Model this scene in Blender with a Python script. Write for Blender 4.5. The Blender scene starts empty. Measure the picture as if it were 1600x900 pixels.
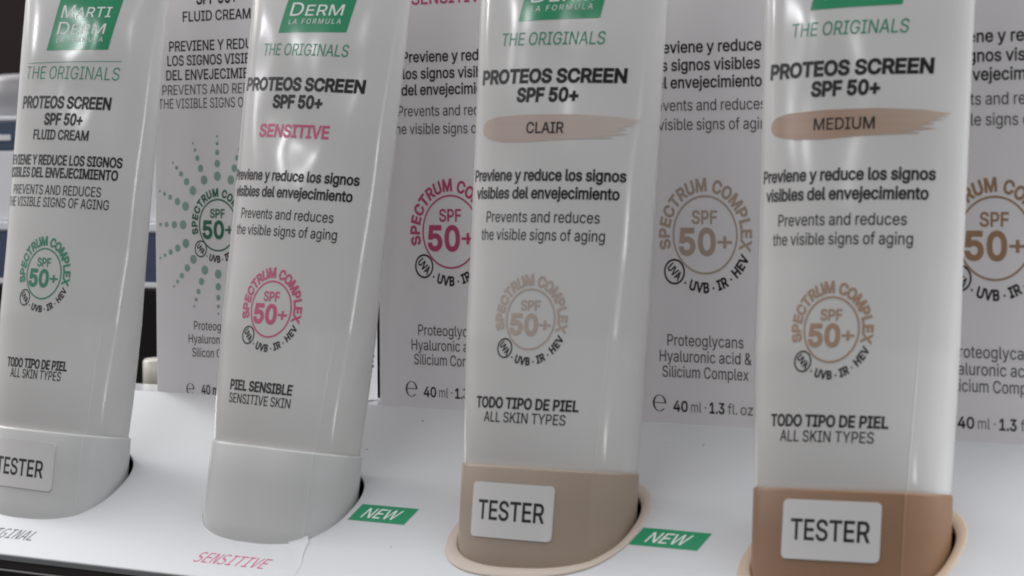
import bpy, bmesh, math, random
import numpy as np
from mathutils import Matrix, Vector
from mathutils.geometry import delaunay_2d_cdt

random.seed(4)
SC = bpy.context.scene
MM = 0.001

# ------------------------------------------------------------------ camera
PHI, PIT, ROL, FPX = 0.6792, 0.0392, 0.0043, 4588.5
CAM = np.array([537.4, -549.45, 57.35])
FW = np.array([-math.sin(PHI)*math.cos(PIT), math.cos(PHI)*math.cos(PIT), -math.sin(PIT)])
RT0 = np.array([math.cos(PHI), math.sin(PHI), 0.0])
DN0 = np.cross(FW, RT0)
RT = RT0*math.cos(ROL) + DN0*math.sin(ROL)
DN = -RT0*math.sin(ROL) + DN0*math.cos(ROL)
cd = bpy.data.cameras.new('camera')
cam = bpy.data.objects.new('camera', cd)
SC.collection.objects.link(cam)
SC.camera = cam
M = Matrix(((RT[0], -DN[0], -FW[0], CAM[0]*MM), (RT[1], -DN[1], -FW[1], CAM[1]*MM),
            (RT[2], -DN[2], -FW[2], CAM[2]*MM), (0, 0, 0, 1)))
cam.matrix_world = M
cd.sensor_width = 36.0
cd.sensor_fit = 'HORIZONTAL'
cd.lens = FPX/1600*36.0
cd.clip_start, cd.clip_end = 0.02, 20.0
cd.dof.use_dof = True
cd.dof.focus_distance = 0.745
cd.dof.aperture_fstop = 38.0

# ------------------------------------------------------------------ world, lamps, exposure
w = bpy.data.worlds.new('World')
SC.world = w
w.use_nodes = True
wn = w.node_tree
bg = wn.nodes['Background']
tcw = wn.nodes.new('ShaderNodeTexCoord')
sxw = wn.nodes.new('ShaderNodeSeparateXYZ')
wn.links.new(tcw.outputs['Generated'], sxw.inputs[0])
mrw = wn.nodes.new('ShaderNodeMapRange')
mrw.inputs['From Min'].default_value = -1.0
mrw.inputs['From Max'].default_value = 1.0
wn.links.new(sxw.outputs['Z'], mrw.inputs['Value'])
rmp = wn.nodes.new('ShaderNodeValToRGB')       # a shop: dark floor and fittings below, pale ceiling above
WORLD_STOPS = ((0.0, 0.05), (0.47, 0.11), (0.56, 0.50), (0.68, 1.45), (1.0, 1.35))
while len(rmp.color_ramp.elements) < len(WORLD_STOPS): rmp.color_ramp.elements.new(0.5)
for e, (p, x) in zip(rmp.color_ramp.elements, WORLD_STOPS):
    e.position = p
    e.color = (x*0.975, x*0.985, x, 1)
wn.links.new(mrw.outputs[0], rmp.inputs[0])
dot = wn.nodes.new('ShaderNodeVectorMath')         # added dark lobe: dims world light from high in front of the stand
dot.operation = 'DOT_PRODUCT'
wn.links.new(tcw.outputs['Generated'], dot.inputs[0])
dot.inputs[1].default_value = (-0.10, -0.74, 0.67)
mrd = wn.nodes.new('ShaderNodeMapRange')
mrd.interpolation_type = 'SMOOTHSTEP'
mrd.inputs['From Min'].default_value = 0.10
mrd.inputs['From Max'].default_value = 0.98
mrd.inputs['To Min'].default_value = 1.0
mrd.inputs['To Max'].default_value = 0.12
wn.links.new(dot.outputs['Value'], mrd.inputs['Value'])
mul = wn.nodes.new('ShaderNodeMixRGB')
mul.blend_type = 'MULTIPLY'
mul.inputs[0].default_value = 1.0
wn.links.new(rmp.outputs[0], mul.inputs[1])
wn.links.new(mrd.outputs[0], mul.inputs[2])
dot2 = wn.nodes.new('ShaderNodeVectorMath')        # second added lobe, weakens the light arriving low from the right
dot2.operation = 'DOT_PRODUCT'
wn.links.new(tcw.outputs['Generated'], dot2.inputs[0])
dot2.inputs[1].default_value = (0.86, -0.48, 0.16)
mrd2 = wn.nodes.new('ShaderNodeMapRange')
mrd2.interpolation_type = 'SMOOTHSTEP'
mrd2.inputs['From Min'].default_value = 0.45
mrd2.inputs['From Max'].default_value = 0.95
mrd2.inputs['To Min'].default_value = 1.0
mrd2.inputs['To Max'].default_value = 0.35
wn.links.new(dot2.outputs['Value'], mrd2.inputs['Value'])
mul2 = wn.nodes.new('ShaderNodeMixRGB')
mul2.blend_type = 'MULTIPLY'
mul2.inputs[0].default_value = 1.0
wn.links.new(mul.outputs[0], mul2.inputs[1])
wn.links.new(mrd2.outputs[0], mul2.inputs[2])
wn.links.new(mul2.outputs[0], bg.inputs[0])
bg.inputs[1].default_value = 1.0

def lamp(name, target, az, el, dist, size, power, col, shape='DISK', size_y=None):
    # a shop ceiling lamp at a bearing (az from the row's front, el above level) seen from the tubes
    a, e = math.radians(az), math.radians(el)
    d = Vector((math.sin(a)*math.cos(e), -math.cos(a)*math.cos(e), math.sin(e)))
    l = bpy.data.lights.new(name, 'AREA')
    l.shape = shape
    l.size = size
    if size_y:
        l.size_y = size_y
    l.energy = power
    l.color = col
    o = bpy.data.objects.new(name, l)
    SC.collection.objects.link(o)
    t = Vector(target)*MM
    o.location = t + d*dist
    o.rotation_euler = (-d).to_track_quat('-Z', 'Y').to_euler()
    return o

C0 = (90, -25, 60)
lamp('ceiling_lamp', C0, -10, 62, 2.2, 1.2, 1.5, (1.0, 0.98, 0.96), 'RECTANGLE', 0.6)
lamp('ceiling_lamp', C0, 92, 48, 2.4, 1.2, 5, (0.86, 0.93, 1.0), 'RECTANGLE', 1.2)
lamp('ceiling_lamp', C0, -88, 22, 2.4, 0.9, 4, (1.0, 0.90, 0.82), 'RECTANGLE', 0.9)
lamp('ceiling_spot', (48, -28, 70), -40, 17.6, 2.6, 0.12, 0.8, (0.97, 0.96, 1.0))
lamp('ceiling_spot', (48, -28, 70), -31, 18.2, 2.9, 0.09, 0.55, (0.97, 0.96, 1.0))
lamp('ceiling_spot', (34, -26, 81), -63, 14.2, 2.8, 0.12, 0.7, (0.96, 0.94, 1.0))
lamp('ceiling_spot', (134, -26, 94), -13, 18.4, 3.0, 0.08, 0.3, (1.0, 1.0, 1.0))
lamp('ceiling_spot', (-16, -35, 4), 38, 8.5, 2.8, 0.12, 0.6, (1.0, 0.99, 0.97))

SC.view_settings.view_transform = 'Standard'
SC.view_settings.look = 'None'
SC.view_settings.exposure = 1.42
SC.view_settings.gamma = 1.0
SC.cycles.filter_width = 1.9
SC.cycles.max_bounces = 8
SC.cycles.caustics_reflective = False

# ------------------------------------------------------------------ materials
MATS = {}
def mat(name, col, rough=0.4, spec=0.5, coat=0.0, bump=0.0, bscale=400.0, var=0.0, sss=0.0, vscale=60.0):
    if name in MATS:
        return MATS[name]
    m = bpy.data.materials.new(name)
    m.use_nodes = True
    nt = m.node_tree
    b = nt.nodes['Principled BSDF']
    b.inputs['Base Color'].default_value = (*col, 1)
    b.inputs['Roughness'].default_value = rough
    b.inputs['Specular IOR Level'].default_value = spec
    b.inputs['Coat Weight'].default_value = coat
    b.inputs['Coat Roughness'].default_value = 0.08
    if sss:
        b.inputs['Subsurface Weight'].default_value = sss
        b.inputs['Subsurface Radius'].default_value = (0.9, 0.8, 0.7)
        b.inputs['Subsurface Scale'].default_value = 0.002
    tc = nt.nodes.new('ShaderNodeTexCoord')
    if var:
        n = nt.nodes.new('ShaderNodeTexNoise')
        n.inputs['Scale'].default_value = vscale
        n.inputs['Detail'].default_value = 5
        nt.links.new(tc.outputs['Object'], n.inputs['Vector'])
        mx = nt.nodes.new('ShaderNodeMixRGB')
        mx.inputs[1].default_value = (*[c*(1-var) for c in col], 1)
        mx.inputs[2].default_value = (*[min(1, c*(1+var)) for c in col], 1)
        nt.links.new(n.outputs['Fac'], mx.inputs[0])
        nt.links.new(mx.outputs[0], b.inputs['Base Color'])
        rr = nt.nodes.new('ShaderNodeMapRange')
        rr.inputs['To Min'].default_value = max(0.02, rough-0.06)
        rr.inputs['To Max'].default_value = rough+0.06
        nt.links.new(n.outputs['Fac'], rr.inputs['Value'])
        nt.links.new(rr.outputs[0], b.inputs['Roughness'])
    if bump:
        n2 = nt.nodes.new('ShaderNodeTexNoise')
        n2.inputs['Scale'].default_value = bscale
        n2.inputs['Detail'].default_value = 3
        nt.links.new(tc.outputs['Object'], n2.inputs['Vector'])
        bp = nt.nodes.new('ShaderNodeBump')
        bp.inputs['Strength'].default_value = bump
        bp.inputs['Distance'].default_value = 0.0002
        nt.links.new(n2.outputs['Fac'], bp.inputs['Height'])
        nt.links.new(bp.outputs[0], b.inputs['Normal'])
    MATS[name] = m
    return m

TUBE = mat('tube_plastic', (0.63, 0.617, 0.605), 0.16, 0.5, 0.0, 0.05, 90, 0.012)
CAPW = mat('white_cap_plastic', (0.595, 0.593, 0.588), 0.33, 0.45, 0, 0.06, 700, 0.015)
CAPB = mat('beige_cap_plastic', (0.375, 0.295, 0.23), 0.40, 0.4, 0, 0.06, 700, 0.03)
CAPT = mat('tan_cap_plastic', (0.275, 0.155, 0.088), 0.40, 0.4, 0, 0.06, 700, 0.03)
CARD = mat('carton_board', (0.88, 0.86, 0.875), 0.42, 0.4, 0, 0.08, 900, 0.015)
PANEL = mat('stand_plastic', (0.60, 0.607, 0.622), 0.24, 0.5, 0, 0.04, 300, 0.035, vscale=14)
STICK = mat('sticker_paper', (0.66, 0.645, 0.645), 0.45, 0.4, 0, 0.03, 900, 0.01)
INK = mat('black_ink', (0.012, 0.011, 0.012), 0.36, 0.35)
GREYINK = mat('grey_ink', (0.05, 0.047, 0.05), 0.38, 0.4)
GREEN = mat('green_ink', (0.014, 0.275, 0.125), 0.15, 0.5, 0.0, var=0.03)
GREENT = mat('green_lettering', (0.030, 0.25, 0.14), 0.25)
GREEND = mat('dark_green_ink', (0.025, 0.17, 0.09), 0.35)
GREENP = mat('pale_green_ink', (0.29, 0.45, 0.37), 0.35)
WHITE = mat('white_ink', (0.80, 0.82, 0.80), 0.3)
PINK = mat('pink_ink', (0.56, 0.075, 0.19), 0.3)
BEIGE = mat('pale_beige_ink', (0.47, 0.375, 0.325), 0.3)
BEIGED = mat('beige_ink', (0.50, 0.39, 0.32), 0.35)
TAN = mat('tan_ink', (0.39, 0.245, 0.165), 0.3)
BROWN = mat('brown_ink', (0.40, 0.235, 0.135), 0.35)
COLB = mat('beige_collar_plastic', (0.55, 0.465, 0.40), 0.4, var=0.02)
COLT = mat('tan_collar_plastic', (0.55, 0.425, 0.32), 0.4, var=0.02)
DARK = mat('black_plastic', (0.012, 0.011, 0.011), 0.35, 0.4)
STRIP = mat('dark_strip_plastic', (0.035, 0.030, 0.028), 0.22, 0.5)
BEAD = mat('grey_bead_plastic', (0.28, 0.27, 0.26), 0.25, 0.5)
WALLM = mat('dark_wood', (0.016, 0.0055, 0.005), 0.6, 0.15, var=0.4, vscale=14)
SHELFM = mat('black_shelf_laminate', (0.005, 0.0035, 0.0035), 0.6, 0.12, var=0.3)
NAVY = mat('navy_carton', (0.028, 0.055, 0.13), 0.5, var=0.06)
BLUE = mat('blue_carton', (0.03, 0.06, 0.12), 0.5, var=0.06)
PALE = mat('pale_carton', (0.88, 0.88, 0.92), 0.35, var=0.04)
EDGE = mat('white_edge', (0.85, 0.87, 0.92), 0.3)
GREYJ = mat('grey_jar_plastic', (0.30, 0.29, 0.30), 0.35, var=0.05)
CREAM = mat('cream_plastic', (0.50, 0.47, 0.41), 0.3, var=0.03)

def swatch_mat(name, col, pale):
    # brush stroke of foundation: streaky, thinning to bare white towards its right end
    m = bpy.data.materials.new(name)
    m.use_nodes = True
    nt = m.node_tree
    b = nt.nodes['Principled BSDF']
    b.inputs['Roughness'].default_value = 0.28
    at = nt.nodes.new('ShaderNodeAttribute')
    at.attribute_name = 'flatpos'
    mp = nt.nodes.new('ShaderNodeMapping')
    mp.inputs['Scale'].default_value = (0.05, 1.7, 1)
    nt.links.new(at.outputs['Vector'], mp.inputs['Vector'])
    n = nt.nodes.new('ShaderNodeTexNoise')
    n.inputs['Scale'].default_value = 1.0
    n.inputs['Detail'].default_value = 4
    nt.links.new(mp.outputs[0], n.inputs['Vector'])
    sx = nt.nodes.new('ShaderNodeSeparateXYZ')
    nt.links.new(at.outputs['Vector'], sx.inputs[0])
    r = nt.nodes.new('ShaderNodeMapRange')
    r.inputs['From Min'].default_value = 0.0
    r.inputs['From Max'].default_value = 23.0
    nt.links.new(sx.outputs['X'], r.inputs['Value'])
    mu = nt.nodes.new('ShaderNodeMath'); mu.operation = 'MULTIPLY_ADD'
    nt.links.new(n.outputs['Fac'], mu.inputs[0]); mu.inputs[1].default_value = 0.55
    nt.links.new(r.outputs[0], mu.inputs[2])
    cr = nt.nodes.new('ShaderNodeMapRange')
    cr.inputs['From Min'].default_value = 0.15
    cr.inputs['From Max'].default_value = 1.30
    nt.links.new(mu.outputs[0], cr.inputs['Value'])
    mx = nt.nodes.new('ShaderNodeMixRGB')
    mx.inputs[1].default_value = (*col, 1)
    mx.inputs[2].default_value = (*pale, 1)
    nt.links.new(cr.outputs[0], mx.inputs[0])
    nt.links.new(mx.outputs[0], b.inputs['Base Color'])
    return m

# ------------------------------------------------------------------ object helpers (all shapes in millimetres)
def root(name, base, label, cat, group=None, kind=None):
    o = bpy.data.objects.new(name, None)
    SC.collection.objects.link(o)
    o.location = Vector(base)*MM
    o.empty_display_size = 0.01
    if label: o['label'] = label
    if cat: o['category'] = cat
    if group: o['group'] = group
    if kind: o['kind'] = kind
    return o

class MB:
    """collects faces of one mesh, with a material for each lot of faces"""
    def __init__(s):
        s.v, s.f, s.m, s.s, s.mats, s.attr = [], [], [], [], [], []
    def add(s, verts, faces, material, smooth=True, flat=None):
        o = len(s.v)
        s.v += [tuple(x) for x in verts]
        if material not in s.mats: s.mats.append(material)
        i = s.mats.index(material)
        for f in faces:
            s.f.append([o+k for k in f]); s.m.append(i); s.s.append(smooth)
        s.attr += [tuple(x) for x in flat] if flat is not None else [(0, 0, 0)]*len(verts)
    def build(s, name, parent=None, base=(0, 0, 0), label=None, cat=None, group=None, kind=None, fix=False):
        me = bpy.data.meshes.new(name)
        b = np.array(base, float)
        me.from_pydata([tuple((np.array(x)-b)*MM) for x in s.v], [], s.f)
        for m in s.mats: me.materials.append(m)
        me.polygons.foreach_set('material_index', s.m)
        me.polygons.foreach_set('use_smooth', s.s)
        a = me.attributes.new('flatpos', 'FLOAT_VECTOR', 'POINT')
        a.data.foreach_set('vector', [c for x in s.attr for c in x])
        if fix:
            bm = bmesh.new(); bm.from_mesh(me)
            bmesh.ops.recalc_face_normals(bm, faces=bm.faces)
            bm.to_mesh(me); bm.free()
        me.update()
        o = bpy.data.objects.new(name, me)
        SC.collection.objects.link(o)
        if parent is not None:
            o.parent = parent
        else:
            o.location = Vector(base)*MM
        for k, x in (('label', label), ('category', cat), ('group', group), ('kind', kind)):
            if x: o[k] = x
        return o

def box_geo(x0, x1, y0, y1, z0, z1, bev=0.0, seg=2):
    bm = bmesh.new()
    bmesh.ops.create_cube(bm, size=1)
    for v in bm.verts:
        v.co = Vector(((x0+x1)/2+v.co.x*(x1-x0), (y0+y1)/2+v.co.y*(y1-y0), (z0+z1)/2+v.co.z*(z1-z0)))
    if bev:
        bmesh.ops.bevel(bm, geom=list(bm.edges), offset=bev, segments=seg, affect='EDGES', profile=0.5)
    bm.verts.index_update()
    V = [tuple(v.co) for v in bm.verts]; Fc = [[v.index for v in f.verts] for f in bm.faces]
    bm.free()
    return V, Fc

def lathe(prof, cx, cy, n=40):
    V, Fc = [], []
    for r, z in prof:
        for i in range(n):
            t = 2*math.pi*i/n
            V.append((cx+r*math.cos(t), cy+r*math.sin(t), z))
    for j in range(len(prof)-1):
        for i in range(n):
            k = (i+1) % n
            Fc.append([j*n+i, j*n+k, (j+1)*n+k, (j+1)*n+i])
    Fc.append(list(range((len(prof)-1)*n, len(prof)*n)))
    Fc.append(list(range(n))[::-1])
    return V, Fc

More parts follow.
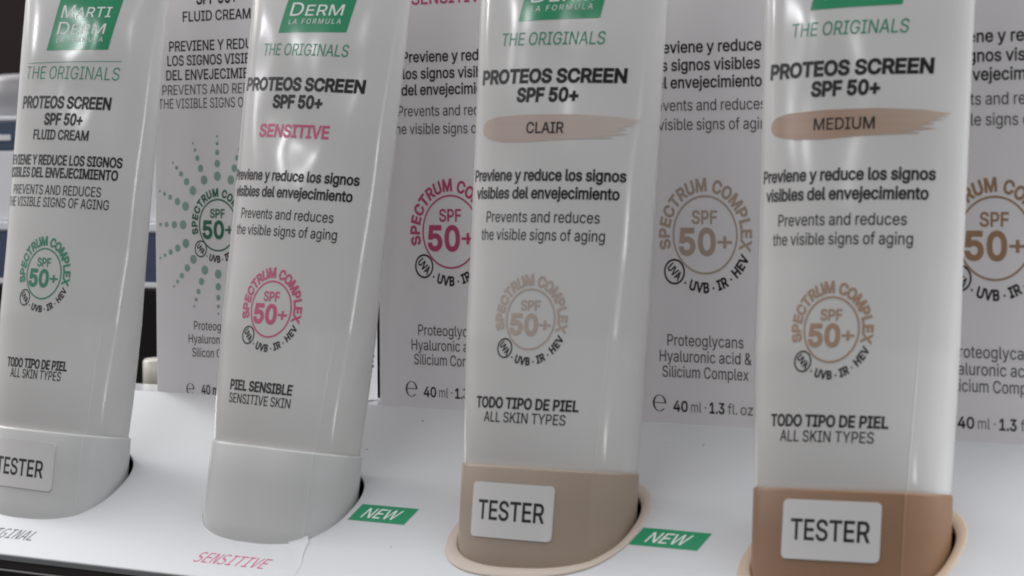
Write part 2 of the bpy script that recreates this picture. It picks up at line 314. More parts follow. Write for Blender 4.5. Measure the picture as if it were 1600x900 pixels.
# ------------------------------------------------------------------ lettering: outlines kept in the script
FONT_A = """A480:16,0 201,509 276,509 463,0 395,0 287,302 264,372 232,478 245,478 213,371 191,302 85,0;110,142 110,199 370,199 370,142
B456:60,0 60,509 241,509 289,504 329,491 359,469 381,442 394,410 398,374 395,344 387,320 356,286 315,267 315,262 339,257 363,245 385,227 402,203 414,173 418,136 413,100 400,67 377,39 344,18 301,4 247,0;125,57 245,57 296,63 330,80 349,105 355,137 352,161 342,184 327,203 306,218 279,228 248,231 125,231;125,285 238,285 288,296 308,309 323,326 333,348 336,372 330,403 313,429 283,446 240,452 125,452
C510:267,-7 205,1 150,25 104,63 70,115 48,179 40,254 48,329 70,393 104,445 150,484 205,508 267,516 340,504 373,490 402,471 427,447 448,418 463,385 473,348 408,348 389,395 357,428 315,449 267,456 223,450 184,432 150,403 125,364 109,314 103,254 109,194 125,145 151,105 184,76 223,59 267,53 315,60 357,81 389,114 408,160 473,160 463,124 448,91 428,62 402,38 373,19 341,5 305,-4
D502:219,0 96,0 96,57 215,57 272,63 318,81 354,110 379,149 394,198 399,255 394,312 379,361 354,399 320,428 275,446 221,452 93,452 93,509 225,509 294,501 353,478 399,441 433,391 455,329 462,255 455,181 433,119 398,68 351,31 291,8;125,509 125,0 60,0 60,509
E419:60,0 60,509 372,509 372,452 125,452 125,286 355,286 355,229 125,229 125,57 375,57 375,0
F410:60,0 60,509 369,509 369,452 125,452 125,278 346,278 346,221 125,221 125,0
G520:269,-7 205,1 149,25 104,64 69,116 47,179 40,254 47,329 69,393 103,445 149,484 203,508 265,516 304,513 340,504 374,489 403,469 429,445 449,416 465,384 474,349 408,349 387,393 356,427 315,448 265,456 222,450 183,432 150,404 125,364 109,314 103,254 109,194 125,145 151,105 184,76 224,59 269,53 309,57 345,71 374,93 396,123 410,160 415,202 434,199 283,199 283,256 478,256 478,200 471,141 451,91 419,50 377,19 326,0
H517:60,0 60,509 125,509 125,289 392,289 392,509 457,509 457,0 392,0 392,232 125,232 125,0
I301:31,0 31,57 118,57 118,452 31,452 31,509 269,509 269,452 183,452 183,57 269,57 269,0
J396:185,-7 124,3 75,33 44,81 33,145 33,173 98,173 98,145 104,104 122,74 149,56 185,50 220,56 248,74 266,104 272,145 272,509 336,509 336,145 326,81 294,33 246,3
K467:104,145 104,216 139,261 174,303 212,344 364,509 448,509 231,276 228,276;60,0 60,509 125,509 125,334 124,225 125,193 125,0;372,0 188,259 228,309 449,0
L393:60,0 60,509 125,509 125,57 361,57 361,0
M628:60,0 60,509 152,509 277,187 287,159 299,123 311,84 322,49 307,49 318,83 330,121 342,158 352,187 476,509 568,509 568,0 504,0 504,291 504,327 505,369 506,413 507,457 513,457 498,409 482,363 467,322 456,291 342,0 286,0 170,291 159,321 145,361 129,408 112,457 119,457 120,416 121,372 122,328 122,291 122,0
N523:60,0 60,509 136,509 343,183 363,151 388,107 414,55 405,54 401,108 399,157 399,195 399,509 463,509 463,0 387,0 202,290 177,331 148,381 108,452 119,454 122,384 124,328 125,291 125,0
O533:267,-7 205,1 150,25 105,63 70,115 48,179 40,254 48,329 70,393 105,445 150,484 205,508 267,516 329,508 384,484 429,445 464,393 486,329 493,254 486,179 464,115 429,63 384,25 329,1;267,53 310,59 349,76 383,105 408,144 425,194 430,254 425,314 408,365 383,404 349,433 310,450 267,456 223,450 184,433 151,404 125,364 109,314 103,254 109,194 125,144 151,105 184,76 223,59
P445:60,0 60,509 235,509 289,503 332,487 366,462 390,430 404,391 409,348 404,304 390,265 366,233 332,207 289,191 235,186 109,186 109,242 233,242 269,246 297,256 318,272 333,294 342,319 344,348 342,376 333,402 318,423 297,439 268,449 232,452 125,452 125,0
Q533:245,159 313,159 369,85 384,65 468,-48 401,-48 346,27 331,46;267,-7 205,1 150,25 105,63 70,115 48,179 40,254 48,329 70,393 105,445 150,484 205,508 267,516 329,508 384,484 429,445 464,393 486,329 493,254 486,179 464,115 429,63 384,25 329,1;267,53 310,59 349,76 383,105 408,144 425,194 430,254 425,314 408,365 383,404 349,433 310,450 267,456 223,450 184,433 151,404 125,364 109,314 103,254 109,194 125,144 151,105 184,76 223,59
R449:60,0 60,509 236,509 290,504 333,489 367,465 390,433 405,395 409,352 405,309 390,271 367,240 333,217 289,203 236,198 96,198 96,255 234,255 269,258 298,267 319,281 334,300 342,324 345,352 342,380 334,405 319,425 298,440 269,449 233,452 125,452 125,0;353,0 230,229 303,229 428,0
S447:224,-9 172,-4 128,9 91,31 64,60 46,96 38,137 104,137 110,110 123,88 142,71 166,59 224,49 257,52 286,60 311,74 329,92 341,114 346,139 342,161 332,179 296,205 245,222 184,239 128,260 86,289 60,326 52,372 58,413 75,448 102,476 138,498 180,511 227,516 275,511 316,498 351,476 377,449 394,415 401,378 337,378 326,412 302,437 267,453 225,459 194,456 167,448 145,435 129,418 118,398 115,376 119,352 131,334 169,308 212,293 264,279 312,264 359,238 395,198 405,171 408,139 403,99 386,64 360,34 323,11 278,-4
T449:32,452 32,509 417,509 417,452 257,452 257,0 193,0 193,452
U517:259,-8 203,-2 154,15 114,43 85,80 66,124 60,173 60,509 124,509 124,178 128,144 141,113 160,87 187,68 220,56 259,52 298,56 331,68 357,87 377,113 389,144 393,178 393,509 457,509 457,173 451,124 433,80 403,43 363,15 315,-2
V480:204,0 16,509 84,509 192,206 215,137 248,31 235,31 267,138 290,206 395,509 463,509 278,0
W686:155,0 16,509 82,509 163,196 175,145 187,94 197,40 189,40 200,94 211,145 224,196 306,509 380,509 462,196 474,145 486,94 497,40 488,40 499,94 510,145 523,196 603,509 670,509 530,0 455,0 368,323 351,391 336,475 350,475 335,395 318,323 230,0
X474:18,0 217,284 217,236 29,509 104,509 178,400 204,361 223,329 243,292 232,292 252,329 272,361 298,400 374,509 446,509 259,239 259,287 456,0 382,0 292,129 268,165 250,195 230,231 244,231 225,196 206,166 182,129 91,0
Y472:203,0 203,208 16,509 91,509 192,344 222,292 250,230 224,230 251,293 280,344 381,509 455,509 268,208 268,0
Z438:42,0 42,46 273,385 306,431 341,476 348,454 285,452 223,452 40,452 40,509 397,509 397,462 169,129 134,81 97,33 90,54 152,57 214,57 399,57 399,0
a389:160,-9 126,-5 94,5 68,22 48,45 35,73 30,108 34,138 43,161 58,179 78,193 125,211 178,220 234,227 265,235 273,243 276,255 276,257 267,297 240,322 196,331 149,322 118,301 100,274 41,291 57,322 79,346 104,364 133,375 194,384 239,379 286,360 306,343 322,320 333,290 337,251 337,0 277,0 277,52 272,52 252,25 215,1;170,45 202,49 228,59 248,74 263,93 272,115 276,138 276,190 259,182 231,176 200,171 175,168 134,159 103,139 95,124 92,105 102,72 130,52
b424:229,-8 198,-5 172,4 138,31 118,59 112,59 112,0 53,0 53,509 114,509 114,319 118,319 137,346 171,373 197,381 229,384 274,378 313,361 345,332 370,293 385,245 390,189 385,133 370,84 346,45 313,16 274,-2;220,47 253,51 279,66 301,88 316,117 325,151 328,189 325,227 316,261 301,290 280,311 253,325 220,330 188,325 161,312 140,291 125,263 116,229 113,189 116,150 125,115 140,86 162,65 188,51
c396:207,-8 159,-2 117,16 82,46 56,85 40,133 34,187 40,243 56,291 82,330 117,360 159,378 207,384 260,377 305,356 340,322 362,277 303,262 290,289 270,311 242,325 207,330 173,325 145,310 124,287 108,258 99,224 96,187 99,151 108,117 124,89 145,66 173,51 207,46 243,52 271,66 292,89 304,117 363,102 341,56 306,21 261,-1
d424:195,-8 151,-2 111,16 79,45 55,84 39,133 34,189 39,245 55,293 79,332 112,361 151,378 196,384 228,381 253,373 287,346 306,319 311,319 311,509 372,509 372,0 313,0 313,59 307,59 287,31 252,4 227,-5;205,47 236,51 263,65 284,86 299,115 309,150 312,189 309,229 300,263 284,291 263,312 237,325 205,330 172,325 145,311 124,290 108,261 99,227 96,189 99,151 109,117 124,88 145,66 172,51
e404:212,-8 161,-2 117,16 82,46 56,85 40,132 34,187 39,242 55,290 81,329 115,359 157,378 205,384 266,374 294,361 319,341 341,315 357,282 368,242 371,194 371,169 75,169 75,221 338,221 310,202 307,237 298,269 283,294 263,314 237,326 205,330 173,326 146,313 125,294 109,270 99,241 96,211 96,178 100,139 110,106 128,80 151,61 179,50 212,46 254,53 285,73 306,105 365,91 353,63 335,39 311,19 283,4 249,-5
f254:228,379 228,327 6,327 6,379;81,0 81,432 84,461 96,486 113,505 135,519 187,530 222,527 243,521 227,468 215,472 195,474 171,470 154,460 145,443 142,419 142,0
g425:207,-151 168,-148 134,-140 82,-110 51,-69 101,-41 122,-66 154,-88 207,-97 249,-92 282,-75 304,-47 311,-6 311,68 306,68 287,41 252,16 227,8 195,5 152,10 113,27 80,53 55,90 39,136 34,191 39,246 55,293 80,332 112,361 152,378 196,384 228,382 253,373 288,346 308,319 313,319 313,379 372,379 372,-9 367,-54 350,-90 324,-117 291,-136 251,-147;205,59 237,63 264,75 285,95 300,121 309,154 312,193 309,231 300,264 285,291 264,312 237,325 205,330 172,325 145,312 124,290 109,262 99,229 96,193 99,155 109,123 124,96 145,76 172,63
h410:114,227 114,0 53,0 53,509 114,509 114,287 102,287 124,332 152,362 187,379 227,384 264,380 295,369 321,349 341,321 353,285 357,240 357,0 296,0 296,235 290,275 273,304 246,323 210,329 184,326 161,317 141,303 126,283 117,257
i167:53,0 53,379 114,379 114,0;84,443 67,446 54,455 44,468 41,483 44,499 54,512 67,521 84,524 100,521 114,512 123,499 126,483 123,468 114,455 100,446
j167:53,379 114,379 114,-30 111,-63 102,-90 86,-113 65,-129 37,-139 4,-143 -10,-143 -10,-87 2,-87 25,-83 40,-72 50,-54 53,-29;83,443 67,446 53,455 44,468 41,483 44,499 53,512 67,521 83,524 100,521 114,512 123,499 126,483 123,468 114,455 100,446
k381:110,137 110,212 121,212 284,379 360,379 184,199 177,199;53,0 53,509 114,509 114,0;294,0 148,186 191,229 372,0
l189:139,-2 101,3 74,20 58,47 53,84 53,509 114,509 114,99 120,62 130,54 146,52 160,53 170,54 181,3 162,-1
m610:53,0 53,379 112,379 112,295 108,295 118,323 132,346 172,376 219,386 257,380 287,361 309,331 321,295 312,295 322,321 337,343 381,375 437,386 468,383 497,372 522,354 541,328 553,296 557,255 557,0 496,0 496,254 490,289 473,313 447,326 419,330 395,328 374,320 345,290 335,247 335,0 274,0 274,260 269,288 253,311 229,326 199,330 158,320 140,307 126,289 117,266 114,238 114,0
n410:114,227 114,0 53,0 53,379 112,379 112,287 102,287 124,332 152,362 187,379 227,384 264,380 295,369 321,349 341,321 353,285 357,240 357,0 296,0 296,235 290,275 273,304 246,323 210,329 184,326 161,317 141,303 126,283 117,257
o415:207,-8 159,-2 117,16 82,46 56,85 40,133 34,187 40,243 56,291 82,330 117,360 159,378 207,384 256,378 299,360 333,330 359,291 376,243 381,187 376,133 359,85 333,46 299,16 256,-2;207,46 242,51 270,66 292,89 307,117 316,151 319,187 316,224 307,258 292,287 270,310 242,325 207,330 173,325 145,310 124,287 108,258 99,224 96,187 99,151 108,117 124,89 145,66 173,51
p424:53,-143 53,379 112,379 112,319 118,319 137,346 171,373 197,381 229,384 274,378 313,361 345,332 370,293 385,245 390,189 385,133 370,84 346,45 313,16 274,-2 229,-8 198,-5 173,4 138,31 118,59 114,59 114,-143;220,47 253,51 279,66 301,88 316,117 325,151 328,189 325,227 316,261 301,290 280,311 253,325 220,330 188,325 161,312 140,291 125,263 116,229 113,189 116,150 125,115 140,86 162,65 188,51
q424:372,-143 311,-143 311,59 306,59 287,31 252,4 227,-5 195,-8 151,-2 111,16 79,45 55,84 39,133 34,189 39,245 55,293 79,332 112,361 151,378 196,384 228,381 253,373 287,346 307,319 313,319 313,379 372,379;205,47 236,51 263,65 284,86 299,115 309,150 312,189 309,229 300,263 284,291 263,312 237,325 205,330 172,325 145,311 124,290 108,261 99,227 96,189 99,151 109,117 124,88 145,66 172,51
r259:53,0 53,379 112,379 112,321 115,321 130,347 152,367 181,380 213,385 229,384 243,384 243,322 230,324 207,326 182,323 159,315 140,301 126,284 117,262 114,237 114,0
s365:182,-8 145,-5 112,3 84,18 62,38 45,63 36,94 94,107 105,79 124,60 150,49 181,45 217,50 244,62 262,81 268,103 265,121 254,136 237,147 212,155 149,170 104,186 72,208 53,237 47,274 51,305 65,332 87,354 115,370 149,381 187,384 223,381 254,372 279,358 299,339 324,290 268,277 258,298 243,316 219,328 187,333 156,329 131,317 114,299 109,277 112,258 124,243 172,223 229,209 275,194 306,171 325,142 331,107 326,75 312,47 290,24 260,6 223,-5
t227:204,379 204,327 6,327 6,379;65,471 126,471 126,98 128,76 136,61 150,53 170,50 185,51 202,54 213,2 192,-3 168,-4 125,2 92,21 72,52 65,93
u410:182,-5 146,-1 115,11 89,31 69,59 57,95 53,139 53,379 114,379 114,144 119,105 137,75 164,56 200,50 226,53 249,62 268,77 283,97 293,122 296,153 296,379 357,379 357,0 298,0 298,92 307,92 286,47 257,17 222,0
v389:163,0 17,379 84,379 165,155 187,87 206,21 184,21 203,87 224,155 305,379 371,379 226,0
w567:138,0 23,379 87,379 133,214 154,137 175,41 165,41 186,135 206,214 252,379 316,379 362,214 382,136 402,41 391,41 413,135 434,214 480,379 545,379 429,0 368,0 319,172 305,225 291,280 277,338 291,338 277,280 263,225 248,172 199,0
x379:21,0 171,218 171,171 29,379 100,379 147,306 179,253 207,206 175,206 202,253 233,306 282,379 352,379 209,169 209,214 358,0 287,0 231,85 200,136 173,182 205,182 178,136 148,85 91,0
y389:47,-139 61,-86 71,-87 104,-89 130,-74 151,-36 163,-1 17,379 84,379 165,155 187,87 206,21 184,21 202,87 224,155 305,379 371,379 204,-58 177,-107 139,-136 91,-145 65,-143
z380:42,0 42,46 254,320 254,323 48,323 48,379 333,379 333,331 126,60 126,56 339,56 339,0
0453:227,-7 174,1 130,24 95,62 69,113 53,178 48,254 53,330 69,395 95,447 130,484 174,508 227,516 279,508 323,484 358,447 384,395 400,330 405,254 400,178 384,113 359,62 323,24 279,1;227,50 261,56 290,74 313,103 330,144 340,194 344,254 340,314 330,365 313,405 290,435 261,453 227,460 192,453 163,435 140,405 123,365 113,314 109,254 113,194 123,144 140,103 163,74 192,56
1453:76,0 76,55 391,55 391,0;276,509 276,0 212,0 212,448 209,448 86,358 86,427 198,509
2453:64,0 64,47 234,229 282,282 311,327 320,371 317,397 308,419 293,436 273,449 224,460 196,457 172,447 153,433 139,413 130,390 127,362 66,362 71,405 86,442 111,473 143,496 182,511 225,516 268,511 306,497 337,474 361,445 376,411 381,372 371,318 336,259 267,180 153,60 153,57 389,57 389,0
3453:218,-7 173,-3 133,10 98,30 70,57 52,91 44,132 109,132 115,107 126,87 144,71 165,59 219,50 275,61 297,74 315,93 325,116 329,145 326,172 316,196 299,217 275,234 242,244 201,248 157,248 157,299 288,448 288,452 70,452 70,509 372,509 372,461 211,278 211,289 264,288 308,276 344,253 371,222 387,186 393,145 387,103 370,66 344,36 309,12 266,-2
4453:40,105 40,158 247,509 311,509 109,166 109,163 413,163 413,105;282,0 282,121 282,146 282,318 343,318 343,0
5453:221,-7 178,-2 140,11 108,32 83,60 66,93 60,130 122,130 127,108 138,89 173,60 221,50 250,53 276,64 298,82 314,104 324,131 328,162 324,193 314,221 297,244 275,262 248,273 218,277 167,268 128,246 67,253 96,509 366,509 366,452 151,452 134,301 136,301 178,325 229,334 263,330 294,321 321,306 345,285 364,260 379,231 388,199 391,163 385,117 369,76 343,41 309,15 268,-1
6453:226,-7 182,-1 142,15 109,40 84,74 69,115 64,162 68,199 80,239 137,340 252,509 322,509 151,261 145,261 165,288 196,307 235,314 278,309 316,295 346,271 370,240 384,201 389,157 384,112 368,73 343,39 310,14 271,-2;226,48 254,52 279,63 299,79 314,101 324,128 327,157 324,187 314,213 299,235 279,251 254,262 226,265 198,262 174,252 153,235 138,214 128,188 125,158 128,128 138,102 153,79 174,63 198,52
7453:97,0 323,448 323,452 62,452 62,509 391,509 391,449 165,0
8453:226,-7 178,-2 136,11 101,33 74,62 57,96 52,135 55,166 65,195 81,220 101,241 125,256 153,265 153,267 119,282 93,308 76,342 70,380 75,417 90,450 114,477 146,498 184,511 226,516 269,511 306,498 337,477 361,450 377,417 382,380 376,342 359,308 333,282 300,267 300,265 327,256 351,241 372,220 387,195 397,166 401,135 395,96 378,62 352,33 317,11 275,-2;226,49 258,52 285,60 307,74 323,91 333,113 337,139 333,165 322,189 305,208 283,223 256,232 226,235 196,232 169,223 147,208 130,189 119,165 115,139 119,113 129,91 145,74 167,60 195,52;226,290 274,300 293,313 307,330 316,351 319,376 316,399 308,420 294,437 275,449 226,460 177,449 159,437 145,420 136,399 133,376 136,351 145,330 159,313 178,300
9453:226,516 271,510 310,494 343,468 368,434 384,393 389,347 385,309 373,270 315,168 200,0 130,0 301,248 307,248 287,221 257,202 218,195 175,199 137,214 106,237 83,269 68,307 64,352 69,397 85,436 110,469 143,494 182,510;226,460 199,457 174,446 154,429 138,407 129,381 125,352 129,322 138,295 154,274 174,257 199,247 226,243 254,247 279,257 299,273 314,295 324,321 327,350 324,381 314,407 299,429 279,446 254,457
+453:198,34 198,364 255,364 255,34;61,172 61,226 391,226 391,172
&448:197,-7 150,-2 110,12 78,34 54,62 39,96 34,133 37,163 47,189 85,235 140,279 216,335 237,352 255,375 262,405 258,427 245,445 226,457 201,461 168,453 145,431 137,399 145,363 169,327 204,284 438,0 364,0 171,231 121,293 87,344 78,370 75,398 79,430 91,458 109,481 134,499 165,510 200,513 235,510 266,499 290,482 308,459 320,433 324,404 315,362 291,325 256,293 154,217 110,174 100,154 97,131 100,108 109,87 124,70 143,57 166,49 193,46 223,50 251,59 301,95 321,121 336,151 346,186 349,224 408,224 405,180 397,144 371,92 345,62 333,47 305,23 271,7 234,-3
.188:95,-4 78,-1 63,9 53,24 50,41 53,59 63,73 78,83 95,87 113,83 128,73 138,59 141,41 138,24 128,9 113,-1
-453:337,244 337,188 114,188 114,244"""
FONT_M = """O429:315,259 309,358 292,423 261,460 214,472 169,460 138,423 120,358 114,259 120,161 138,96 169,59 214,47 261,59 292,96 309,161;389,259 378,141 346,57 312,20 268,-3 214,-10 161,-3 117,19 84,56 51,140 41,259 51,378 84,462 117,500 161,522 214,529 268,522 312,500 346,462 378,378
R429:265,245 290,235 311,219 332,190 359,142 429,0 354,0 292,131 266,177 244,204 219,216 188,220 120,220 120,0 50,0 50,520 195,520 270,510 326,481 360,434 372,369 365,323 343,285 310,259;120,462 120,278 197,278 241,283 273,300 291,329 297,369 291,409 271,438 239,456 195,462
I429:70,520 359,520 359,461 250,461 250,59 359,59 359,0 70,0 70,59 179,59 179,461 70,461
G429:384,43 354,20 321,3 284,-7 244,-10 183,-2 132,21 91,61 60,114 42,181 36,259 42,338 60,404 91,458 133,498 185,521 246,529 309,520 367,492 367,420 338,443 309,459 278,469 246,472 204,466 170,449 143,419 118,353 109,259 117,165 142,99 168,70 202,53 244,47 285,52 317,69 317,209 242,209 242,267 384,267
N429:48,520 138,520 313,92 313,520 381,520 381,0 292,0 116,428 116,0 48,0
A429:214,458 140,192 289,192;172,520 257,520 416,0 344,0 305,135 123,135 86,0 13,0
L429:75,520 146,520 146,59 397,59 397,0 75,0
S429:352,502 352,431 288,462 223,472 179,466 144,449 123,422 116,386 120,356 135,334 162,317 205,304 242,295 306,273 349,242 374,198 382,142 371,77 336,29 280,0 203,-10 129,-2 55,21 55,96 131,59 203,47 250,53 286,71 308,99 315,138 310,172 295,197 267,215 224,229 186,237 124,258 81,287 57,326 48,376 60,438 95,487 150,519 220,529 283,522
E429:69,520 377,520 377,461 139,461 139,307 367,307 367,248 139,248 139,59 384,59 384,0 69,0
T429:16,520 413,520 413,461 250,461 250,0 180,0 180,461 16,461
V429:214,59 337,520 409,520 257,0 172,0 20,520 93,520"""
def dec(t):
    d = {}
    for ln in t.split('\n'):
        c, r = ln[0], ln[1:]
        adv, body = r.split(':')
        d[c] = (int(adv), [[tuple(map(int, p.split(','))) for p in s.split()] for s in body.split(';')])
    return d
SANS, MONO = dec(FONT_A), dec(FONT_M)
CAPH = {id(SANS): max(y for s in SANS['H'][1] for x, y in s), id(MONO): max(y for s in MONO['I'][1] for x, y in s)}

def circ(cx, cy, r, n=40, cw=False, ry=None):
    p = [(cx+r*math.cos(2*math.pi*i/n), cy+(ry or r)*math.sin(2*math.pi*i/n)) for i in range(n)]
    return p[::-1] if cw else p

def ring(cx, cy, r, wd, n=72):
    return [circ(cx, cy, r+wd/2, n), circ(cx, cy, r-wd/2, n, True)]

def line_em(s, font, track=0.0, caps=None):
    """contours of a line in em/1000, starting at 0; caps: size of the letters after a word's first"""
    x, out, first = 0.0, [], True
    for c in s:
        if c == ' ':
            x += 175+track; first = True; continue
        if c == '\u00b7':
            out.append((circ(x+70, 190, 34, 12, True), x+70)); x += 140+track; continue
        adv, S = font[c]
        k = 1.0 if (caps is None or first) else caps
        for q in S:
            out.append(([(x+px*k, py*k) for px, py in q], x+adv*k/2))
        x += adv*k+track; first = False
    return out, x-track

def text(s, u, v, width=None, cap=2.5, font=None, track=0.0, slant=0.0, xs=1.0, align='c', caps=None):
    """flat contours of a line whose capitals' middle lies at height v"""
    font = font or SANS
    L, wd = line_em(s, font, track, caps)
    sy = cap/CAPH[id(font)]
    xs_ = [p[0] for q, _ in L for p in q]
    x0, x1 = min(xs_), max(xs_)
    sx = width/(x1-x0) if width else sy*xs
    off = {'c': (x0+x1)/2, 'l': x0, 'r': x1}[align]
    h = CAPH[id(font)]/2
    return [[(u+(px-off)*sx+slant*(py-h)*sy, v+(py-h)*sy) for px, py in q] for q, _ in L]

def arc_text(s, cu, cv, R, a0, a1, cap, inside=False, font=None, track=0.0, sxk=1.0):
    """letters along a circle from angle a0 to a1 (degrees); inside: tops point at the centre (bottom arcs)"""
    font = font or SANS
    L, wd = line_em(s, font, track)
    sy = cap/CAPH[id(font)]
    out = []
    sx = abs(math.radians(a1-a0))*(R+(-0.0 if inside else 0))/wd if sxk is None else sy*sxk
    for q, mid in L:
        t = math.radians(a0+(a1-a0)*mid/wd)
        er = (math.cos(t), math.sin(t))
        et = (-math.sin(t), math.cos(t)) if inside else (math.sin(t), -math.cos(t))
        pts = []
        for px, py in q:
            dx = (px-mid)*sx; dy = (py-CAPH[id(font)]/2)*sy
            rr = R+(-dy if inside else dy)
            pts.append((cu+er[0]*rr+et[0]*dx, cv+er[1]*rr+et[1]*dx))
        out.append(pts)
    return out

def clean(q, eps=0.004):
    out = []
    for p in q:
        if not out or math.hypot(p[0]-out[-1][0], p[1]-out[-1][1]) > eps: out.append(p)
    while len(out) > 3 and math.hypot(out[0][0]-out[-1][0], out[0][1]-out[-1][1]) <= eps: out.pop()
    return out

def fatten(q, off):
    """move an outline off millimetres away from its ink (ink lies on the right of the direction of travel)"""
    P = np.array(q, float)
    d1 = P-np.roll(P, 1, 0); d2 = np.roll(P, -1, 0)-P
    d1 /= np.linalg.norm(d1, axis=1)[:, None]; d2 /= np.linalg.norm(d2, axis=1)[:, None]
    n1 = np.stack([-d1[:, 1], d1[:, 0]], 1); n2 = np.stack([-d2[:, 1], d2[:, 0]], 1)
    b = n1+n2
    k = np.maximum((b*b).sum(1), 0.7)
    return [tuple(x) for x in P+b*(2*off/k)[:, None]]

def flat_mesh(contours, offset=0.0, grid=1.2, gridv=None):
    Q = [clean(q) for q in contours]
    Q = [q for q in Q if len(q) > 2]
    if offset: Q = [fatten(q, offset) for q in Q]
    pts, edges = [], []
    for q in Q:
        o = len(pts)
        pts += [Vector(p) for p in q]
        edges += [(o+i, o+(i+1) % len(q)) for i in range(len(q))]
    V2, E2, F2, _, _, _ = delaunay_2d_cdt(pts, edges, [], 0, 1e-5)
    A = np.array([tuple(v) for v in V2])
    T = np.array([list(f) for f in F2])
    cen = A[T].mean(1)
    S0 = np.array([tuple(pts[a]) for a, b in edges]); S1 = np.array([tuple(pts[b]) for a, b in edges])
    wn = np.zeros(len(cen), int)
    for c0 in range(0, len(cen), 2000):      # winding number of every triangle
        cc = cen[c0:c0+2000, None, :]
        up = (S0[None, :, 1] <= cc[..., 1]) & (S1[None, :, 1] > cc[..., 1])
        dn = (S0[None, :, 1] > cc[..., 1]) & (S1[None, :, 1] <= cc[..., 1])
        cr = (S1-S0)[None, :, 0]*(cc[..., 1]-S0[None, :, 1])-(cc[..., 0]-S0[None, :, 0])*(S1-S0)[None, :, 1]
        wn[c0:c0+2000] = (up & (cr > 0)).sum(1)-(dn & (cr < 0)).sum(1)
    bm = bmesh.new()
    bv = [bm.verts.new((x, y, 0)) for x, y in A]
    for t in T[wn != 0]: bm.faces.new([bv[k] for k in t])
    bmesh.ops.delete(bm, geom=[v for v in bm.verts if not v.link_faces], context='VERTS')
    for ax, g in ((0, grid), (1, gridv)):
        if not g: continue
        lo = min(v.co[ax] for v in bm.verts); hi = max(v.co[ax] for v in bm.verts)
        k = math.ceil(lo/g)
        while k*g < hi:
            pc = Vector((0, 0, 0)); pc[ax] = k*g; pn = Vector((0, 0, 0)); pn[ax] = 1
            bmesh.ops.bisect_plane(bm, geom=bm.verts[:]+bm.edges[:]+bm.faces[:], plane_co=pc, plane_no=pn, dist=1e-5)
            k += 1
    bm.verts.index_update()
    V = [(v.co.x, v.co.y) for v in bm.verts]; Fc = []
    for f in bm.faces:
        ids = [v.index for v in f.verts]
        if f.normal.z < 0: ids.reverse()
        Fc.append(ids)
    bm.free()
    return V, Fc

def print_on(mb, surf, contours, material, offset=0.0, lift=0.06, grid=1.2, gridv=None):
    V, Fc = flat_mesh(contours, offset, grid, gridv)
    P = surf(np.array([a for a, b in V]), np.array([b for a, b in V]), lift)
    mb.add(P, Fc, material, True, [(a, b, 0) for a, b in V])

def emblem(cu, cv, r, R, col, dark, bold=1.0, ringw=0.42, uvacap=1.5):
    """round sun badge: ring, arc lettering, SPF 50+, and the ray names below"""
    k = r/6.6
    cap = (R-r)*0.63
    Rm = (R+r)/2+0.25*k
    return [
        (ring(cu, cv, r, ringw*k), col, 0.0),
        (arc_text('SPECTRUM COMPLEX', cu, cv, Rm, 197, -17, cap, track=95, sxk=0.96), col, 0.15*k*bold),
        (text('SPF', cu-0.1*k, cv+3.0*k, 5.1*k, 2.2*k), col, 0.09*k*bold),
        (text('50', cu-1.6*k, cv-1.2*k, 7.2*k, 4.3*k), col, 0.28*k*bold),
        (text('+', cu+4.1*k, cv-0.9*k, 2.8*k, 2.9*k), col, 0.10*k*bold),
        (ring(cu+(R-0.9*k)*math.cos(math.radians(225)), cv+(R-0.9*k)*math.sin(math.radians(225)), 2.05*k, 0.34*k, 40), dark, 0.0),
        (arc_text('UVA', cu, cv, R-0.9*k, 215.5, 234.5, uvacap*k, inside=True, sxk=0.72, track=30), dark, 0.07*k),
        (arc_text('\u00b7 UVB \u00b7 IR \u00b7 HEV', cu, cv, R-0.9*k, 242.5, 337, 1.65*k, inside=True, sxk=0.86, track=40), dark, 0.10*k),
    ]

# ------------------------------------------------------------------ the sloping panel of the stand
TAU = math.radians(35)
DV = np.array([0, -math.cos(TAU), -math.sin(TAU)])       # down the slope
PN = np.array([0, -math.sin(TAU), math.cos(TAU)])        # out of the slope
XV = np.array([1.0, 0, 0])
def panel_surf(u, v, lift):      # u along the row, v up the slope (negative = towards the front)
    return np.outer(u, XV)+np.outer(-v, DV)+PN*lift

# ------------------------------------------------------------------ tubes: frames and sections
TUBES = {1: (-33.4, 1.4, 6.3, 5.7), 2: (46.4, 1.95, 4.7, 6.8), 3: (128.65, -0.35, 9.6, 5.4), 4: (209.0, -1.8, 8.9, 6.4)}
def tube_frame(k):
    X, g, psi, be = TUBES[k]
    b, g, s = map(math.radians, (be, g, psi))
    A = np.array([math.sin(g), math.sin(b)*math.cos(g), math.cos(b)*math.cos(g)])
    N = np.array([math.sin(s), -math.cos(s), 0]); N -= A*(A@N); N /= np.linalg.norm(N)
    U = np.cross(A, N)
    if U[0] < 0: U = -U
    return np.array([X+0.4, -31.6, -22.1]), A, N, U

